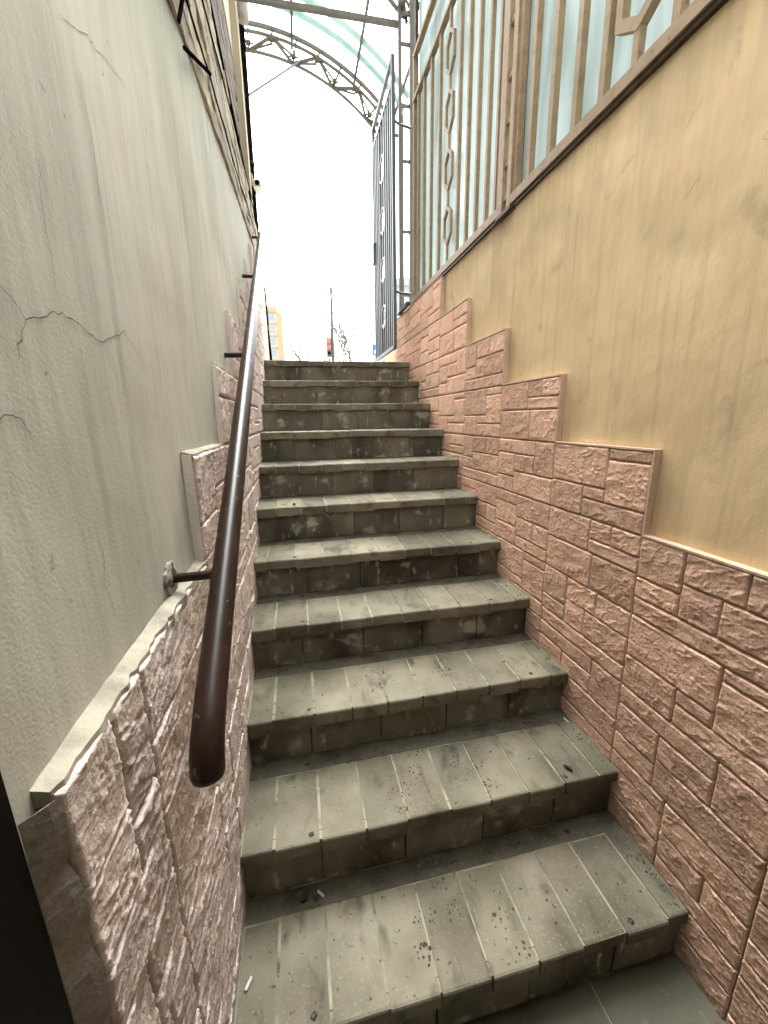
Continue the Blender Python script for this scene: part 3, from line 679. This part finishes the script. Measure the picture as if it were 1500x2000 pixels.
# wall lamp, camera, cables
wl = thing('wall_lamp', 'rounded grey lamp drum on the building corner at the top edge', 'lamp', (.0, .9, 3.0))
MB().tube([(0, .95, 2.965), (0, .95, 2.975), (0, .95, 3.0), (0, .95, 3.16), (0, .95, 3.19)], .05, 18, rr=[.03, .045, .052, .052, .03])  .make('drum', M['cement'], wl, smooth=True)
MB().sq([(-.10, .95, 3.1), (0, .95, 3.1)], .02).make('arm', M['dark_metal'], wl)
cc = thing('security_camera', 'small white security camera on the black drainpipe', 'camera', (-.02, .98, 1.74))
MB().box((-.022, .90, 1.685), (.052, 1.06, 1.745)).make('housing', M['white'], cc, bevel=.006)
MB().tube([(.015, .902, 1.715), (.015, .890, 1.715)], .022, 12).make('lens', M['black'], cc)
MB().box((-.085, .92, 1.72), (-.024, .985, 1.80)).make('bracket', M['beige'], cc, bevel=.003)
p0, p1 = Vector((.03, 1.03, 1.70)), Vector((3.05, 25, 7.6))
tag(MB().tube([p0.lerp(p1, t)-Vector((0, 0, 1.1*math.sin(math.pi*t))) for t in [i/16 for i in range(17)]], .007, 5).make('overhead_wire', M['grey_steel']), 'thin grey wire running from the security camera out across the sky', 'wire')
rr = random.Random(4)
for i in range(9):
    z0 = .60+.055*i; pts = []
    for k in range(24):
        y = -3.2+4.05*k/23
        pts.append((.008+rr.uniform(0, .003)+.002*(i % 3), y, slope_z(y)+z0-.56+.012*math.sin(k*.8+i)+rr.uniform(-.006, .006)))
    if i in (1, 5):
        tag(MB().tube(pts, .0032, 6).make('cable', M['black']), 'thin black cable strung along the cream ledgestone band', 'cable', 'cables along the ledgestone band')
for i in range(5):
    pts = []
    for k in range(16):
        t = k/15
        pts.append((.012+.012*math.sin(math.pi*t)+.004*i, -2.30+.22*t+.02*i*math.sin(math.pi*t), .50+.035*i+.34*t+.02*math.sin(3*t+i)))
    tag(MB().tube(pts, .0055, 6).make('hanging_cable', M['black'], smooth=True), 'thick black cable in the bundle at the top of the pale wall', 'cable', 'hanging cable bundle')
tag(MB().tube([(.004, -2.205, .512), (.010, -1.76, .757)], .006, 8).make('iron_rod', M['black']), 'short dark iron rod slanting across the ledgestone band', 'rod')
tag(MB().tube([(-.038, .98, 2.43), (.53, 1.6, 3.22)], .011, 6).make('stay_rod', M['grey_steel']), 'thin grey stay rod from drainpipe to the arched truss', 'rod')

# ------------------------------------------------------------------ debris on the steps
def debris(name, label, cat, me, m, loc, rz_=0, group=None):
    o = put(name, me, m, None, loc); o.rotation_euler.z = rz_; return tag(o, label, cat, group)
def leaf_mesh(s):
    v = [(-s, 0, .002), (-s*.4, s*.45, .010), (s*.4, s*.4, .013), (s, 0, .003), (s*.4, -s*.4, .004), (-s*.4, -s*.45, .006), (0, 0, .001)]
    v += [(x, y, z+.0012) for x, y, z in v]; f = []
    for k in range(6): f += [(6, (k+1) % 6, k), (13, 7+k, 7+(k+1) % 6), (k, (k+1) % 6, 7+(k+1) % 6, 7+k)]
    return mesh('leaf', v, f)
M['deadleaf'] = mat('dead_leaf', (.06, .04, .025), .8)
debris('dead_leaf', 'dark shrivelled leaf on the front edge of a middle step', 'leaf', leaf_mesh(.014), M['deadleaf'], (.20, -1.475, -5*H+.004), .8)
debris('dead_leaf', 'dark curled leaf at right end of the second tread from the bottom', 'leaf', leaf_mesh(.018), M['deadleaf'], (1.105, -2.65, -9*H+.003), 2.2)
debris('dead_leaf', 'dark leaf at left under the riser of the bottom tread', 'leaf', leaf_mesh(.014), M['deadleaf'], (.175, -2.72, -10*H+.003), .3)
bt = MB().tube([(-.013, 0, .004), (.013, 0, .004)], .0038, 8); BT = mesh('cigarette_butt', bt.v, bt.f)
debris('cigarette_butt', 'white cigarette butt on the bottom tread beside the left stones', 'cigarette butt', BT, M['white'], (.03, -2.876, -10*H+.001), 1.1)
debris('cigarette_butt', 'white cigarette butt lying near the riser of the bottom tread', 'cigarette butt', BT, M['white'], (.223, -2.718, -10*H+.001), 2.3)
debris('cigarette_butt', 'white cigarette butt by the stone wall on second tread from bottom', 'cigarette butt', BT, M['white'], (1.245, -2.45, -9*H+.001), 1.7)
rr = random.Random(9); gv = MB()
for i in range(420):
    k = rr.choice([6, 7, 8, 9, 9, 10, 10, 10]); e_ = rr.random() < .45
    x = W-abs(rr.gauss(0, .012))-.014 if e_ else rr.uniform(.03, W-.03); y = -k*D+(rr.uniform(.01, .29) if e_ else .292-abs(rr.gauss(0, .015)) if rr.random() < .75 else rr.uniform(.02, .28)); s = rr.uniform(.0008, .0026)
    gv.box((x-s, y-s, -k*H), (x+s, y+s*rr.uniform(.5, 1.5), -k*H+s*1.2+.001))
tag(gv.make('grit', M['backstrip']), 'pale grit and crumbs scattered over the lower treads', 'grit', kind='stuff')

fp = random.Random(31)
M['mud'] = mat('dried_mud', (.060, .048, .032), .9)
for (k, x, y, a) in ((10, .50, .12, .15), (10, .74, .07, -.1), (10, .60, .20, .05), (9, .50, .06, .1), (9, .58, .20, .12), (9, .80, .10, -.12), (9, .72, .21, .0), (8, .50, .14, .1), (8, .78, .16, -.1), (7, .60, .15, 0)):
    m_ = MB()
    for i in range(46):
        u, w_ = fp.uniform(-.125, .125), fp.uniform(-1, 1)
        hw = .042 if u > 0 else .030
        if abs(u) < .02 or fp.random() < .25 or abs(u) > .118: continue
        px, py = x+math.cos(a)*w_*hw+math.sin(a)*u*.6, -k*D+y-math.sin(a)*w_*hw+math.cos(a)*u*.6
        if not (-k*D+.012 < py < -k*D+.245): continue
        s_ = fp.uniform(.0018, .0048); n_ = len(m_.v); q = fp.randint(5, 7)
        m_.v += [(px+s_*fp.uniform(.6, 1.2)*math.cos(6.283*j/q), py+s_*fp.uniform(.6, 1.3)*math.sin(6.283*j/q), -k*H+.0019) for j in range(q)] + [(px, py, -k*H+.0024)]
        m_.f += [(n_+j, n_+(j+1) % q, n_+q) for j in range(q)]
    m_.make('footprint', M['mud'], stairs)['kind'] = 'stuff'
# ------------------------------------------------------------------ far background
def tower(name, label, x0, x1, y, z1, wall, nfl, ncol, dep=14, trim=None, wside=None):
    t = thing(name, label, 'building', ((x0+x1)/2, y, 0))
    MB().box((x0, y, -.1), (x1, y+dep, z1)).make('wall', wall, t)
    MB().box((x0-.3, y-.3, z1), (x1+.3, y+dep+.3, z1+1.2)).make('roof', trim or wall, t)
    wb = MB().box((0, 0, 0), (1.5, .08, 1.5)); wm = mesh('window', wb.v, wb.f); wm.materials.append(M['glass'])
    st = (x1-x0)/ncol; fh = z1/nfl
    for r in range(nfl):
        for c in range(ncol): put('window', wm, None, t, (x0+st*(c+.5)-.75-(x0+x1)/2, -.06, fh*r+.9))
    return t
to = tower('apartment_tower', 'ochre and cream apartment tower far beyond the stair head at left', -20, -2.9, 100, 24.0, M['tower_w'], 9, 7, trim=M['tower_o'])
MB().box((-2.9, 99.7, -.1), (-1.75, 114, 24.0)).make('corner_pier', M['tower_o'], to)
for r in range(9): MB().box((-19.9, 99.75, 24.0/9*r+.1), (-2.95, 99.99, 24.0/9*r+.45)).make('floor_band', M['tower_o'], to)
tb = tower('apartment_tower', 'blue-grey balconied tower far behind the open gate', 19.3, 36, 80, 25.0, M['tower_b'], 9, 6)
for r in range(9): MB().box((18.8, 82, 25.0/9*r+.2), (19.29, 86, 25.0/9*r+1.2)).make('balcony', M['tower_b'], tb)
lp = thing('street_pole', 'plain grey street pole standing alone against the white sky', 'pole', (2.95, 25, 0))
MB().tube([(2.93, 25, 0), (2.93, 25, 5.4)], .11, 12).make('base_tube', M['grey_steel'], lp, smooth=True)
MB().tube([(2.95, 25, 5.4), (2.98, 25, 7.9)], .085, 12).make('shaft', M['grey_steel'], lp, smooth=True)
tl = thing('traffic_light', 'traffic light showing red beside the grey street pole', 'traffic light', (2.7, 24.8, 0))
MB().box((2.54, 24.75, 3.62), (2.80, 24.95, 4.78)).make('housing', M['grey_steel'], tl, bevel=.02)
MB().box((2.50, 24.96, 3.58), (2.84, 25.0, 4.82)).make('backboard', M['white'], tl)
for z, m_ in ((4.58, 'red'), (4.20, 'red'), (3.82, 'dark_metal')): MB().tube([(2.665, 24.76, z), (2.665, 24.72, z)], .12, 16).make('lens', M[m_], tl)
MB().tube([(2.665, 25.0, 0), (2.665, 25.0, 3.5)], .06, 10).make('post', M['grey_steel'], tl)
def bare_tree(label, x, y, h, seed, spread):
    t = thing('bare_tree', label, 'tree', (x, y, 0), 'bare trees beyond the stairs'); rr = random.Random(seed); tr = MB(); br = MB()
    def grow(p, d, l, r, lev):
        q = p+d*l; mid = p.lerp(q, .5)+Vector((rr.uniform(-.06, .06), rr.uniform(-.06, .06), 0))*l
        (tr if lev == 0 else br).tube([p, mid, q], r, 5 if lev else 9, rr=[r, r*.85, r*.68])
        if lev >= 5: return
        for i in range(3 if lev < 4 else 2):
            nd = (d+Vector((rr.uniform(-1, 1)*spread, rr.uniform(-1, 1)*spread, rr.uniform(-.1, .45)))).normalized()
            grow(p.lerp(q, rr.uniform(.65, 1)) if i else q, nd, l*rr.uniform(.6, .82), r*.62, lev+1)
    grow(Vector((x, y, 0)), Vector((0, 0, 1)), h*.36, h*.018, 0)
    tr.make('trunk', M['bark'], t); br.make('crown', M['bark'], t)
bare_tree('leafless grey tree right of the street pole', 5.75, 35, 9.6, 3, .75)
bare_tree('smaller faint leafless tree just left of the street pole', 2.3, 45, 9.4, 8, .65)
sg = thing('road_sign', 'blue road sign low behind the gate foot', 'sign', (4.9, 20, 0))
MB().box((4.72, 19.98, 3.0), (5.06, 20.0, 3.6)).make('plate', M['blue'], sg); MB().tube([(4.89, 20.04, 0), (4.89, 20.04, 3.5)], .03, 8).make('post', M['grey_steel'], sg)
MB().box((4.82, 19.972, 3.1), (4.96, 19.979, 3.3)).make('white_mark', M['white'], sg)
